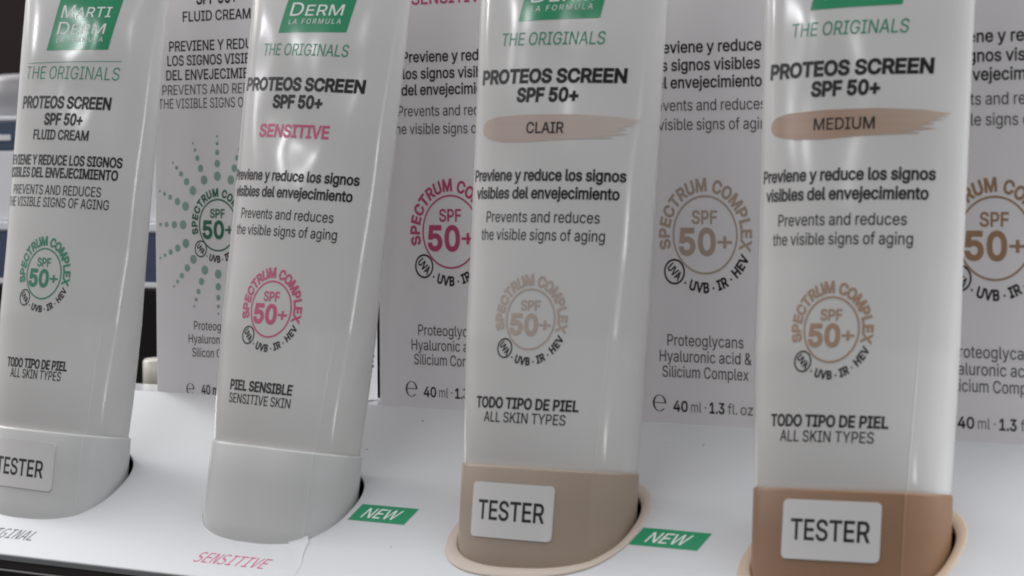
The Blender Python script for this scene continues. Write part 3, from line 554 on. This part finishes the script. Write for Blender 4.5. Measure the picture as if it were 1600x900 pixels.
# small squeeze dents: angle round the tube, height, depth, spread round, spread along
DENTS = {1: ((-0.45, 104, 0.30, 0.22, 5.0), (0.10, 99, 0.28, 0.20, 6.0), (-0.15, 116, 0.35, 0.30, 5.0), (0.55, 108, 0.22, 0.2, 9.0)),
         2: ((-0.35, 93, 0.30, 0.20, 5.5), (0.05, 87, 0.34, 0.22, 6.5), (0.50, 103, 0.25, 0.22, 7.0), (-0.7, 108, 0.25, 0.2, 9.0)),
         3: ((0.25, 114, 0.32, 0.25, 3.5), (-0.75, 110, 0.22, 0.18, 9.0)),
         4: ((-0.7, 110, 0.2, 0.2, 10.0),)}
THC = math.radians(45)
TH = np.array(sorted(set([round(x, 5) for x in np.linspace(-math.pi, math.pi, 161)] +
     [s*(THC+d) for s in (-1, 1) for d in (-.05, -.022, -.014, -.008, -.004, 0.0, .004, .008, .014, .022, .05)])))
def ab(h):
    a = 22.0+1.7*min(h, 112)/110
    b = 10.4-4.0*h/110
    if h > 108:                                       # flattening towards the crimped end
        t = min(1, (h-108)/36.0)
        b = max(0.7, b-4.5*t*t); a = a+1.2*t*t
    return a, b
def section(h, k, corner, grow=0.0, seed=0, wob=0.0, tuck=0.0, line=0.0):
    a, b = ab(h); a += grow; b += grow
    low = max(0.0, min(1.0, (60-h)/45.0))            # squarer oval towards the cap
    e = 2/(2.0+0.5*low)
    x = a*np.sign(np.sin(TH))*np.abs(np.sin(TH))**e; n = b*np.sign(np.cos(TH))*np.abs(np.cos(TH))**e
    if tuck and h < 28:
        q = tuck*((28-h)/15.0)**2
        x = x*(1-0.12*q/a); n = n*(1-q/b)
    if corner:
        d = np.exp(-np.abs(TH-THC)/0.34)             # the one moulded ridge
        x = x+corner*0.25*d; n = n+corner*1.5*d
    if line:
        d = np.exp(-((TH-THC)/0.008)**2)*line
        x = x+d*0.6; n = n+d*0.8
    if wob:
        ph = seed*1.7
        n += wob*(np.sin(h*0.11+ph)*np.cos(2*TH+ph)+0.7*np.sin(h*0.19+2*ph+TH*3))*np.clip(np.cos(TH), -1, 1)
    for t0, h0, am, st, sh in DENTS.get(seed, ()) if wob else ():
        n = n-am*np.exp(-((TH-t0)/st)**2-((h-h0)/sh)**2)
    tw = math.radians(6)*max(0.0, min(1.0, (42-h)/28.0))
    return x*math.cos(tw)-n*math.sin(tw), n*math.cos(tw)+x*math.sin(tw)

class TubeSurf:
    """maps (distance round the tube from its front line, height) to a point on the squeezed body"""
    def __init__(s, k):
        s.k = k; s.B, s.A, s.N, s.U = tube_frame(k); s.cache = {}
    def sec(s, h):
        return section(h, s.k, crease(h), 0.0, s.k, wobble(h), 0.9, 0.10*max(0.0, min(1.0, (46-h)/14.0)))
    def table(s, h):
        if h not in s.cache:
            x, n = s.sec(h)
            L = np.concatenate([[0], np.cumsum(np.hypot(np.diff(x), np.diff(n)))])
            L -= np.interp(0, TH, L)
            dx, dn = np.gradient(x), np.gradient(n)
            m = np.hypot(dx, dn)+1e-9
            s.cache[h] = (L, x, n, -dn/m, dx/m)
        return s.cache[h]
    def __call__(s, u, v, lift):
        out = []
        for a, h in zip(u, v):
            h0 = math.floor(h*2)/2; t = (h-h0)*2
            r = []
            for hh in (h0, h0+0.5):
                L, x, n, nx, nn = s.table(hh)
                r.append([np.interp(a, L, q) for q in (x, n, nx, nn)])
            q = np.array(r[0])*(1-t)+np.array(r[1])*t
            out.append(s.B+s.A*h+s.U*(q[0]+q[2]*lift)+s.N*(q[1]+q[3]*lift))
        return np.array(out)
    def arc(s, uc, h):     # chord offset -> distance round the tube
        L, x, n, _, _ = s.table(round(h*2)/2)
        f = np.abs(TH) <= math.pi/2
        return float(np.interp(uc, x[f], L[f]))
def crease(h):
    return max(0.0, min(1.0, (52-h)/34.0))**1.5*0.08
def wobble(h):
    return 0.16*max(0.0, min(1.0, (h-40)/50.0))

def loft(secs):
    V, Fc = [], []
    n = len(secs[0])-1
    for s in secs: V += [tuple(p) for p in s[:-1]]
    for j in range(len(secs)-1):
        for i in range(n):
            k = (i+1) % n
            Fc.append([j*n+i, j*n+k, (j+1)*n+k, (j+1)*n+i])
    return V, Fc, n

def tube_body(k, parent, base):
    S = TubeSurf(k)
    hs = [12.2]+list(np.arange(12.6, 30, 1.2))+list(np.arange(30, 112, 1.5))+list(np.arange(112, 143, 1.5))+[146, 152]
    secs = []
    for h in hs:
        x, n = S.sec(h)
        if h < 12.5:                       # the shoulder tucks into the cap
            x = x*0.985; n = n*0.97
        secs.append(S.B+S.A*h+np.outer(x, S.U)+np.outer(n, S.N))
    V, Fc, n = loft(secs)
    Fc.append([len(V)-n+i for i in range(n)])
    mb = MB(); mb.add(V, Fc, TUBE)
    return mb, S

def cap_part(k, material, parent, base):
    S = TubeSurf(k)
    g = 0.22
    prof = [(-16, -1.2), (-14, g), (-6, g), (4, g), (12.4, g), (12.8, g-0.1), (12.95, g-0.35), (12.95, -1.6), (12.3, -2.0)]
    secs = []
    for h, gr in prof:
        x, n = section(min(h, 12.0), k, 0.42, gr, line=0.11)
        secs.append(S.B+S.A*h+np.outer(x, S.U)+np.outer(n, S.N))
    V, Fc, n = loft(secs)
    Fc.append(list(range(n))[::-1])
    mb = MB()
    mb.add(V, Fc, material)
    o = mb.build('cap', parent, base, fix=True)
    tab = {}
    def surf(u, v, lift):
        out = []
        for a, h in zip(u, v):
            hh = round(max(-16, min(h, 12.0))*4)/4
            if hh not in tab:
                x, nn = section(hh, k, 0.42, g)
                L = np.concatenate([[0], np.cumsum(np.hypot(np.diff(x), np.diff(nn)))]); L -= np.interp(0, TH, L)
                dx, dn = np.gradient(x), np.gradient(nn); m = np.hypot(dx, dn)+1e-9
                tab[hh] = (L, x, nn, -dn/m, dx/m)
            L = tab[hh][0]
            px, pn, ex, en = (np.interp(a, L, q) for q in tab[hh][1:])
            out.append(S.B+S.A*h+S.U*(px+ex*lift)+S.N*(pn+en*lift))
        return np.array(out)
    return o, surf

def tester(cap_o, surf, base, u0, v0, tu, tv, rot=0.0):
    W, H, R = 11.5, 6.15, 1.15
    pts = []
    for cx, cy, a0 in ((W-R, H-R, 0), (-W+R, H-R, 90), (-W+R, -H+R, 180), (W-R, -H+R, 270)):
        for i in range(7):
            a = math.radians(a0+15*i); pts.append((cx+R*math.cos(a), cy+R*math.sin(a)))
    c, s = math.cos(rot), math.sin(rot)
    pts = [(u0+x*c-y*s, v0+x*s+y*c) for x, y in pts]
    mb = MB()
    V, Fc = flat_mesh([pts], 0, 1.5)
    ua, va = np.array([a for a, b in V]), np.array([b for a, b in V])
    mb.add(surf(ua, va, 0.24), Fc, STICK, True)
    pu, pv = np.array([p[0] for p in pts]), np.array([p[1] for p in pts])
    n = len(pts)
    mb.add(list(surf(pu, pv, 0.24))+list(surf(pu, pv, 0.02)), [[i, n+i, n+(i+1) % n, (i+1) % n] for i in range(n)], STICK, False)
    t = [[(x*c-y*s+u0, x*s+y*c+v0) for x, y in q] for q in text('TESTER', tu, tv, 18.4, 4.2)]
    print_on(mb, surf, t, INK, 0.11, 0.27)
    return mb.build('tester_sticker', cap_o, base)

def logo(S, parent, base, vb, uc=0.0):
    W, H, SL = 10.4, 25.0, 0.2
    mb = MB()
    p = [(uc-W, vb), (uc+W, vb+0.4), (uc+W+SL*H, vb+H+0.4), (uc-W+SL*H, vb+H)]
    print_on(mb, S, [p], GREEN, 0, 0.06, 0.8, 2.0)
    def sk(q): return [[(x+SL*(y-vb)*0.8, y+0.02*(x-uc)) for x, y in z] for z in q]
    print_on(mb, S, sk(text('LA FORMULA', uc+0.2, vb+2.9, 15.8, 1.25, track=150)), WHITE, 0.0, 0.11)
    print_on(mb, S, sk(text('DERM', uc-0.1, vb+6.0, 16.0, 3.3, caps=0.8, track=12)), WHITE, 0.03, 0.11)
    print_on(mb, S, sk(text('MARTI', uc+0.2, vb+10.4, 16.4, 3.3, caps=0.8, track=12)), WHITE, 0.03, 0.11)
    return mb.build('logo_panel', parent, base)

def swatch(S, parent, base, word, wwidth, col, pale, name):
    rnd = random.Random(7)
    L0, R0 = -19.6, 21.5
    top = [(R0, 91.2), (R0-6, 91.9), (6, 92.3), (-6, 92.3), (-15, 91.9), (-18.4, 91.2)]
    left = [(-19.6, 90.2), (-19.9, 89.0), (-19.5, 87.9), (-18.2, 87.1)]
    bot = [(-15.5, 86.5), (-13, 86.1), (-6, 86.05), (1, 86.5), (8, 86.75), (14.5, 86.95)]
    right = [(15.2, 87.15), (11.8, 87.35), (16.2, 87.75), (18.6, 88.05), (14.4, 88.5), (18.2, 88.95), (16.4, 89.4), (20.2, 89.9), (17.6, 90.25), (20.9, 90.6), (19.2, 90.9)]
    mb = MB()
    m = swatch_mat(name, col, pale)
    print_on(mb, S, [top+left+bot+right], m, 0, 0.06, 0.8)
    print_on(mb, S, text(word, -1.6, 89.3, wwidth, 2.45), INK, 0.06, 0.11)
    return mb.build('colour_swatch', parent, base)

def front_text(mb, S, s, u, v, width, cap, material, off, **kw):
    print_on(mb, S, text(s, u, v, width, cap, **kw), material, off, 0.06)

def make_tube(k, label, capmat):
    B = tube_frame(k)[0]
    base = B-tube_frame(k)[1]*16
    r = root('cosmetic_tube', base, label, 'tube', 'tester tubes standing on the display')
    mb, S = tube_body(k, r, base)
    return r, mb, S, base

def emblem_part(S, parent, base, spec, cu, lift=0.06):
    mb = MB()
    for c, m, off in spec: print_on(mb, S, [[(cu+(x-cu)*0.925, y) for x, y in q] for q in c], m, off, lift)
    return mb.build('round_emblem', parent, base)

C = -1.7
def common_text(mb, S, skin1, w1, skin2, w2, C=C):
    front_text(mb, S, 'THE ORIGINALS', C, 109.6, 27.0, 2.9, GREENT, 0.02, slant=0.10)
    front_text(mb, S, 'PROTEOS SCREEN', C, 101.1, 37.8, 2.95, INK, 0.225, slant=0.04)
    front_text(mb, S, 'SPF 50+', C, 96.8, 15.5, 2.95, INK, 0.225, slant=0.04)
    front_text(mb, S, 'Previene y reduce los signos', C, 78.6, 40.6, 2.5, INK, 0.115)
    front_text(mb, S, 'visibles del envejecimiento', C, 74.55, 38.0, 2.5, INK, 0.115)
    front_text(mb, S, 'Prevents and reduces', C, 69.15, 29.8, 2.5, INK, 0.02)
    front_text(mb, S, 'the visible signs of aging', C, 65.1, 32.6, 2.5, INK, 0.02)
    front_text(mb, S, skin1, C-0.1, 27.1, w1, 2.35, INK, 0.12)
    front_text(mb, S, skin2, C-0.1, 23.9, w2, 2.3, INK, 0.02)

def make_din_tube():
    k = 1
    r, mb, S, base = make_tube(k, 'white tube with green badge and white cap, farthest left in the row', CAPW)
    c = -2.6
    K = dict(xs=0.8)
    front_text(mb, S, 'THE ORIGINALS', -1.8, 105.8, 32.5, 3.4, GREENT, -0.03, slant=0.08)
    print_on(mb, S, [[(-17.6, 108.15), (14.6, 109.0), (14.6, 109.15), (-17.6, 108.3)]], GREENT, 0.0, 0.06)
    front_text(mb, S, 'PROTEOS SCREEN', c-0.3, 98.0, 31.2, 3.0, INK, 0.17, slant=0.04)
    front_text(mb, S, 'SPF 50+', c+0.7, 93.6, 13.0, 2.9, INK, 0.17, slant=0.04)
    front_text(mb, S, 'FLUID CREAM', c, 89.5, 19.6, 2.5, INK, 0.10)
    front_text(mb, S, 'PREVIENE Y REDUCE LOS SIGNOS', c-1.1, 82.9, 43.0, 2.5, INK, 0.11)
    front_text(mb, S, 'VISIBLES DEL ENVEJECIMIENTO', c-1.1, 79.6, 41.2, 2.5, INK, 0.11)
    front_text(mb, S, 'PREVENTS AND REDUCES', c-0.9, 75.1, 32.3, 2.5, INK, 0.02)
    front_text(mb, S, 'THE VISIBLE SIGNS OF AGING', c-1.0, 71.9, 37.6, 2.5, INK, 0.02)
    front_text(mb, S, 'TODO TIPO DE PIEL', c+0.3, 29.9, 22.0, 2.3, INK, 0.11)
    front_text(mb, S, 'ALL SKIN TYPES', c+0.5, 27.2, 18.7, 2.3, INK, 0.02)
    bo = mb.build('tube_body', r, base)
    logo(S, bo, base, 111.6, -0.2)
    emblem_part(S, bo, base, emblem(-3.0, 53.3, 6.5, 10.0, GREENT, INK), -3.0)
    cap_o, cs = cap_part(k, CAPW, r, base)
    tester(cap_o, cs, base, -2.2, 3.9, -1.2, -0.8)

def make_grot_tubes():
    for k, label, cm in ((2, 'white tube with pink lettering and pink badge, white cap without sticker', CAPW),
                         (3, 'white tube with pale beige colour stroke standing in a beige cap with sticker', CAPB),
                         (4, 'white tube with darker tan colour stroke standing in a brown cap with sticker', CAPT)):
        r, mb, S, base = make_tube(k, label, cm)
        if k == 2:
            common_text(mb, S, 'PIEL SENSIBLE', 20.6, 'SENSITIVE SKIN', 20.8, C-0.4)
            front_text(mb, S, 'SENSITIVE', C-0.6, 89.6, 21.8, 3.0, PINK, 0.16, slant=0.04)
        else:
            common_text(mb, S, 'TODO TIPO DE PIEL', 27.7, 'ALL SKIN TYPES', 22.2)
        bo = mb.build('tube_body', r, base)
        logo(S, bo, base, 113.7, -0.3)
        col = {2: PINK, 3: BEIGE, 4: TAN}[k]
        emblem_part(S, bo, base, emblem(C-0.4, 46.1, 6.75, 10.4, col, INK), C-0.4)
        if k == 3: swatch(S, bo, base, 'CLAIR', 9.6, (0.49, 0.375, 0.32), (0.58, 0.51, 0.47), 'pale_beige_swatch')
        if k == 4: swatch(S, bo, base, 'MEDIUM', 13.9, (0.39, 0.245, 0.165), (0.54, 0.43, 0.36), 'tan_swatch')
        cap_o, cs = cap_part(k, cm, r, base)
        if k == 3: tester(cap_o, cs, base, -2.8, 3.0, 0, 0)
        if k == 4: tester(cap_o, cs, base, 1.0, 4.6, 0, 0)

# ------------------------------------------------------------------ the stand
def hole_outline(k, grow, dx=0.0, n=None):
    S = TubeSurf(k)
    x, nn = section(0, k, 0.42 if grow < 1.5 else 0.2, 0.35+grow)
    P = S.B+np.outer(x, S.U)+np.outer(nn, S.N)
    t = -(P@PN)/(S.A@PN)
    P = P+np.outer(t, S.A)
    P[:, 0] += dx
    q = np.stack([P[:, 0], -(P@DV)], 1)
    L = np.concatenate([[0], np.cumsum(np.linalg.norm(np.diff(q, axis=0), axis=1))])
    t = np.linspace(0, L[-1], 121)[:-1]              # evenly spaced round the opening
    return [(float(np.interp(a, L, q[:, 0])), float(np.interp(a, L, q[:, 1]))) for a in t]

def make_stand():
    base = np.array([90.0, -30.0, -75.0])
    r = root('display_stand', base, 'white sloping counter display stand with holes holding the tubes', 'display stand')
    # the panel: one sheet with four holes and rounded edges
    c = bpy.data.curves.new('tmp', 'CURVE')
    c.dimensions = '2D'; c.fill_mode = 'BOTH'
    c.extrude = 0.7; c.bevel_depth = 0.45; c.bevel_resolution = 3; c.offset = -0.45
    loops = [[(-170, -0.6), (430, -0.6), (430, -67.2), (-170, -67.2)]]
    for k in TUBES: loops.append(hole_outline(k, 0.35 if k < 3 else 0.5, 0.55)[::-1])
    for q in loops:
        sp = c.splines.new('POLY'); sp.points.add(len(q)-1)
        for p, (x, y) in zip(sp.points, q): p.co = (x, y, 0, 1)
        sp.use_cyclic_u = True
    o = bpy.data.objects.new('tmp', c); SC.collection.objects.link(o)
    me = bpy.data.meshes.new_from_object(o.evaluated_get(bpy.context.evaluated_depsgraph_get()))
    bpy.data.objects.remove(o)
    V = np.array([tuple(v.co) for v in me.vertices])
    P = np.outer(V[:, 0], XV)+np.outer(-V[:, 1], DV)+np.outer(V[:, 2]-1.15, PN)
    mb = MB()
    mb.add(P, [list(p.vertices) for p in me.polygons], PANEL, False)
    print_on(mb, panel_surf, text('ORIGINAL', -32.6, -59.6, 21.0, 3.5, font=MONO, slant=0.28), GREYINK, 0.0, 0.03, None)
    print_on(mb, panel_surf, text('SENSITIVE', 47.8, -60.4, 23.2, 3.5, font=MONO, slant=0.28), PINK, 0.0, 0.03, None)
    # a few scuffs and specks of dirt
    rnd = random.Random(3)
    for i in range(9):
        u, v = rnd.uniform(0, 230), -rnd.uniform(4, 62)
        s = rnd.uniform(0.10, 0.28)
        print_on(mb, panel_surf, [circ(u, v, s*rnd.uniform(0.8, 2.0), 9, ry=s)], GREYINK if i % 3 == 0 else BEAD, 0.0, 0.02, None)
    pan = mb.build('sloped_panel', r, base)
    # stickers
    for x0, d0, x1, d1, lb in ((72.4, 37.0, 90.1, 42.8, 'green NEW tag beside the white cap without sticker'), (154.9, 36.4, 173.3, 42.2, 'green NEW tag beside the beige cap')):
        t = MB()
        sl = -0.11
        q = [(x0, -d0), (x1, -d0), (x1+sl*(d1-d0), -d1), (x0+sl*(d1-d0), -d1)]
        print_on(t, panel_surf, [q], GREEN, 0, 0.04, None)
        print_on(t, panel_surf, text('NEW', (x0+x1)/2-0.6, -(d0+d1)/2, 10.6, 3.3, slant=0.25), WHITE, 0.03, 0.08, None)
        t.build('new_tag', pan, base)
    # coloured collars round two of the holes
    for k, m in ((3, COLB), (4, COLT)):
        inn = hole_outline(k, 0.35, 0.55); out = hole_outline(k, 2.75, 0.3)
        n = len(inn)
        t = MB()
        ii, oo = np.array(inn), np.array(out)
        mid1 = ii+(oo-ii)*0.12; mid2 = ii+(oo-ii)*0.9
        rings = [(ii, -2.4), (ii, 0.22), (mid1, 0.36), (mid2, 0.36), (oo, 0.2), (oo, 0.01)]
        VV = []
        for pts, z in rings: VV += list(panel_surf(pts[:, 0], pts[:, 1], z))
        FF = [[j*n+i, (j+1)*n+i, (j+1)*n+(i+1) % n, j*n+(i+1) % n] for j in range(len(rings)-1) for i in range(n)]
        t.add(VV, FF, m, True)
        t.build('hole_collar', r, base, fix=True)
    # lifted, cracked flake of the surface in front of the second tube
    edge = [(64.6, 50.0), (65.4, 50.9), (66.2, 51.8), (66.5, 53.2), (67.1, 54.8), (67.9, 56.6), (68.9, 58.2), (69.7, 60.4), (70.3, 63.5)]
    t = MB()
    cols = 12
    VV = []
    for j, (ex, ed) in enumerate(edge):
        fj = j/(len(edge)-1)
        for i in range(cols+1):
            f = i/cols
            x = ex-(6.0*(1-0.6*fj))*(1-f); d = ed+(1-f)*(1.7*(1-fj))
            hgt = 0.025+(0.45*(1-fj)**1.6+0.06)*f**2.4
            VV.append(panel_surf(np.array([x]), np.array([-d]), hgt)[0])
    for j in range(len(edge)): VV.append(panel_surf(np.array([edge[j][0]+0.05]), np.array([-edge[j][1]]), -0.05)[0])
    FF = []
    W = cols+1
    for j in range(len(edge)-1):
        for i in range(cols): FF.append([j*W+i, (j+1)*W+i, (j+1)*W+i+1, j*W+i+1])
        o2 = len(edge)*W
        FF.append([j*W+cols, (j+1)*W+cols, o2+j+1, o2+j])
    t.add(VV, FF, PANEL, True)
    t.build('cracked_flake', pan, base, label='lifted flake along a crack in the white panel')
    # front strip, bead and base under the panel
    e = DV*67.0-PN*2.0
    y, z = e[1], e[2]
    t = MB(); t.add(*box_geo(-170, 430, y+1.0, y+6, z-2.4, z+0.3, 0.3), STRIP, False); t.build('front_strip', r, base)
    t = MB(); t.add(*box_geo(-170, 430, y+0.3, y+6, z-3.1, z-2.5, 0.25), BEAD, False); t.build('edge_bead', r, base)
    t = MB(); t.add(*box_geo(-168, 428, y+3.0, y+8, -75, z-3.2), DARK, False); t.build('base_front', r, base)
    t = MB(); t.add(*box_geo(-170, 430, -0.2, 44.0, -5.0, -3.2, 0.4), PANEL, False); t.build('carton_ledge', r, base)
    t = MB(); t.add(*box_geo(-168, 428, -3.4, -0.6, -74.9, -5.5), DARK, False); t.build('base_rear', r, base)

# ------------------------------------------------------------------ cartons
def make_carton(xc, label, kind):
    base = np.array([xc, 18.0, -3.0])
    HW = 23.5
    mb = MB()
    mb.add(*box_geo(xc-HW, xc+HW, 0.0, 36.0, -3.0, 128.0, 0.35, 2), CARD, False)
    S = lambda u, v, lift: np.stack([xc+u, np.full(len(u), -lift), v], 1)
    T = lambda s, u, v, wd, cap, m, off, **k: print_on(mb, S, text(s, u, v, wd, cap, **k), m, off, 0.05, None)
    spec = []
    if kind == 0:
        T('SPF 50+', 0, 103.4, 14.5, 3.0, INK, 0.13)
        T('FLUID CREAM', -0.1, 98.8, 24.6, 2.6, INK, 0.06)
        T('PREVIENE Y REDUCE', -0.2, 91.1, 34.8, 2.6, INK, 0.06)
        T('LOS SIGNOS VISIBLES', -0.2, 87.3, 36.2, 2.6, INK, 0.06)
        T('DEL ENVEJECIMIENTO', -0.2, 83.5, 37.2, 2.6, INK, 0.06)
        T('PREVENTS AND REDUCES', 0, 79.6, 40.6, 2.6, GREYINK, 0.0)
        T('THE VISIBLE SIGNS OF AGING', 0, 76.0, 43.5, 2.6, GREYINK, 0.0)
        T('Proteoglycans', 0, 17.5, 18.4, 2.3, INK, 0.0)
        T('Hyaluronic acid &', 0, 14.0, 22.6, 2.3, INK, 0.0)
        T('Silicon Complex', 0, 10.4, 20.0, 2.3, INK, 0.0)
        T('40 ml \u00b7 1.3 fl. oz', 3.2, 0.7, 19.6, 2.4, INK, 0.07)
        eu, ev, es = -10.8, 0.6, 1.5
        spec = emblem(-0.2, 44.0, 6.7, 9.8, GREEND, INK)
        for i in range(16):
            a = math.radians(22.5*i)
            for d, rr in ((12.8, 1.22), (16.1, 0.98), (19.0, 0.74), (21.3, 0.52), (23.2, 0.34)):
                x = -0.2+d*math.cos(a)
                if abs(x) < HW-0.6: spec.append(([circ(x, 44.0+d*math.sin(a), rr, 16)], GREENP, 0.0))
    else:
        if kind == 1: T('SENSITIVE', 0, 100.4, 24.2, 3.1, PINK, 0.10)
        T('Previene y reduce', 0.1, 86.0, 30.8, 2.6, INK, 0.08)
        T('los signos visibles', 0, 81.9, 30.2, 2.6, INK, 0.08)
        T('del envejecimiento', 0, 77.9, 31.2, 2.6, INK, 0.08)
        T('Prevents and reduces', 0, 72.7, 33.6, 2.6, GREYINK, 0.01)
        T('the visible signs of aging', 0, 68.3, 37.6, 2.6, GREYINK, 0.01)
        T('Proteoglycans', 0, 18.7, 21.2, 2.6, GREYINK, 0.01)
        T('Hyaluronic acid &', 0, 15.0, 25.6, 2.6, GREYINK, 0.01)
        T('Silicium Complex', 0, 11.4, 24.0, 2.6, GREYINK, 0.01)
        T('40', -6.9, 3.45, 3.9, 2.4, INK, 0.09)
        T('ml', -2.5, 3.45, 2.9, 2.4, GREYINK, -0.01, align='c')
        T('\u00b7', 0.1, 3.75, 0.45, 2.4, GREYINK, 0.0)
        T('1.3', 3.3, 3.45, 4.0, 2.4, INK, 0.09)
        T('fl.', 7.6, 3.45, 2.6, 2.4, GREYINK, -0.01)
        T('oz', 11.5, 3.45, 3.4, 2.4, GREYINK, -0.01)
        eu, ev, es = -12.9, 3.95, 1.9
        c1 = {1: PINK, 2: BEIGED, 3: BROWN}[kind]
        spec = emblem(0, 43.0, 8.85, 13.3, c1, INK, 0.9, 0.34)
    # the estimated sign: a round e with thick sides
    out = [(eu+es*math.cos(math.radians(a)), ev+es*1.02*math.sin(math.radians(a))) for a in range(0, 321, 10)]
    inn = [(eu+es*0.74*math.cos(math.radians(a)), ev+es*0.94*math.sin(math.radians(a))) for a in range(318, -1, -10)]
    print_on(mb, S, [out+inn], INK, 0.0, 0.05, None)
    print_on(mb, S, [[(eu-es*0.76, ev-0.02), (eu+es*0.98, ev-0.02), (eu+es*0.98, ev+0.16), (eu-es*0.76, ev+0.16)]], INK, 0.0, 0.07, None)
    if kind == 0:      # small print low on the side face
        rnd = random.Random(5)
        S2 = lambda u, v, lift: np.stack([np.full(len(u), xc+HW+lift), u, v], 1)
        q = []
        for i in range(16):
            z = 3.0+1.35*i
            y = 10.0
            while y < 33.6:
                wd = rnd.uniform(0.5, 1.9)
                q.append([(y, z), (y+wd, z), (y+wd, z+0.8), (y, z+0.8)]); y += wd+rnd.uniform(0.3, 0.6)
        print_on(mb, S2, q, INK, 0.0, 0.05, None)
    o = mb.build('carton', None, base, label, 'carton', 'cartons standing behind the tubes')
    e = MB()
    for c, m, off in spec: print_on(e, S, c, m, off, 0.05, None)
    e.build('round_emblem', o, base)
    return o

# ------------------------------------------------------------------ build everything
def make_setting():
    t = MB(); t.add(*box_geo(-900, 700, -260, 430, -95, -75.2), SHELFM, False)
    t.build('counter_top', None, (0, 0, -75), kind='structure')
    t = MB(); t.add(*box_geo(-1200, 700, 430, 445, -95, 700), WALLM, False)
    t.build('back_wall', None, (0, 430, 0), kind='structure')

def make_background():
    # goods on a raised shelf board some way behind the stand, seen past the first tube
    t = MB(); t.add(*box_geo(-420, -60, 148, 300, -75, 18.6, 0.6), SHELFM, False)
    t.build('shelf_riser', None, (-240, 220, -75), 'black raised shelf block behind the stand', 'shelf')
    r = root('carton', (-250, 190, 19), 'navy carton with pale edges lying flat on the black shelf', 'carton')
    b = np.array([-250, 190, 19.0])
    t = MB(); t.add(*box_geo(-345, -120, 150, 230, 19.0, 38.0, 0.6), NAVY, False); t.build('carton_body', r, b)
    t = MB(); t.add(*box_geo(-345.3, -119.7, 149.7, 230.3, 18.7, 20.6, 0.3), PALE, False); t.build('pale_band', r, b)
    t = MB(); t.add(*box_geo(-345.4, -119.6, 149.4, 230.4, 37.6, 41.0, 0.6), EDGE, False); t.build('lid', r, b)
    b = np.array([-265, 190, 41.2])
    r = root('carton', b, 'white carton with blue top band lying on the navy carton', 'carton')
    t = MB(); t.add(*box_geo(-340, -175, 151, 228, 41.2, 66.0, 0.5), PALE, False); t.build('carton_body', r, b)
    t = MB(); t.add(*box_geo(-340.2, -174.8, 150.8, 228.2, 66.1, 76.4, 0.5), BLUE, False); t.build('blue_band', r, b)
    t = MB(); t.add(*box_geo(-270, -256, 150.3, 150.7, 69.6, 71.6, 0.1), PALE, False); t.build('label_patch', r, b)
    t = MB(); t.add(*box_geo(-340.3, -174.7, 150.6, 228.3, 76.5, 78.2, 0.4), EDGE, False); t.build('lid', r, b)
    b = np.array([-268, 185, 78.3])
    t = MB(); t.add(*lathe([(26.5, 78.3), (27, 78.8), (27, 91), (25.5, 93.0), (22, 93.8), (0.5, 94.0)], -268, 185, 48), GREYJ, True)
    t.build('jar_lid', None, b, 'grey round lid resting on top of the white carton', 'lid')
    b = np.array([-88, 62, -75.0])
    r = root('bottle', b, 'small cream bottle standing just left of the green dotted carton', 'bottle')
    t = MB(); t.add(*lathe([(9, -75), (9.4, -74.5), (9.4, -14), (8.4, -11), (6.9, -10.2)], -85.8, 62, 40), CREAM, True); t.build('bottle_body', r, b)
    t = MB(); t.add(*lathe([(8.2, -9.9), (8.5, -9.5), (8.5, 2.2), (7.8, 3.0), (0.4, 3.2)], -85.8, 62, 40), CREAM, True); t.build('cap', r, b)

make_setting()
make_stand()
make_din_tube()
make_grot_tubes()
make_carton(-4.8, 'white carton with green dotted sunburst emblem, leftmost carton behind the tubes', 0)
make_carton(74.6, 'white carton with pink round emblem behind the pink lettered tube', 1)
make_carton(150.5, 'white carton with pale beige emblem between the beige and brown capped tubes', 2)
make_carton(225.6, 'white carton with brown emblem at the right edge of the picture', 3)
make_background()
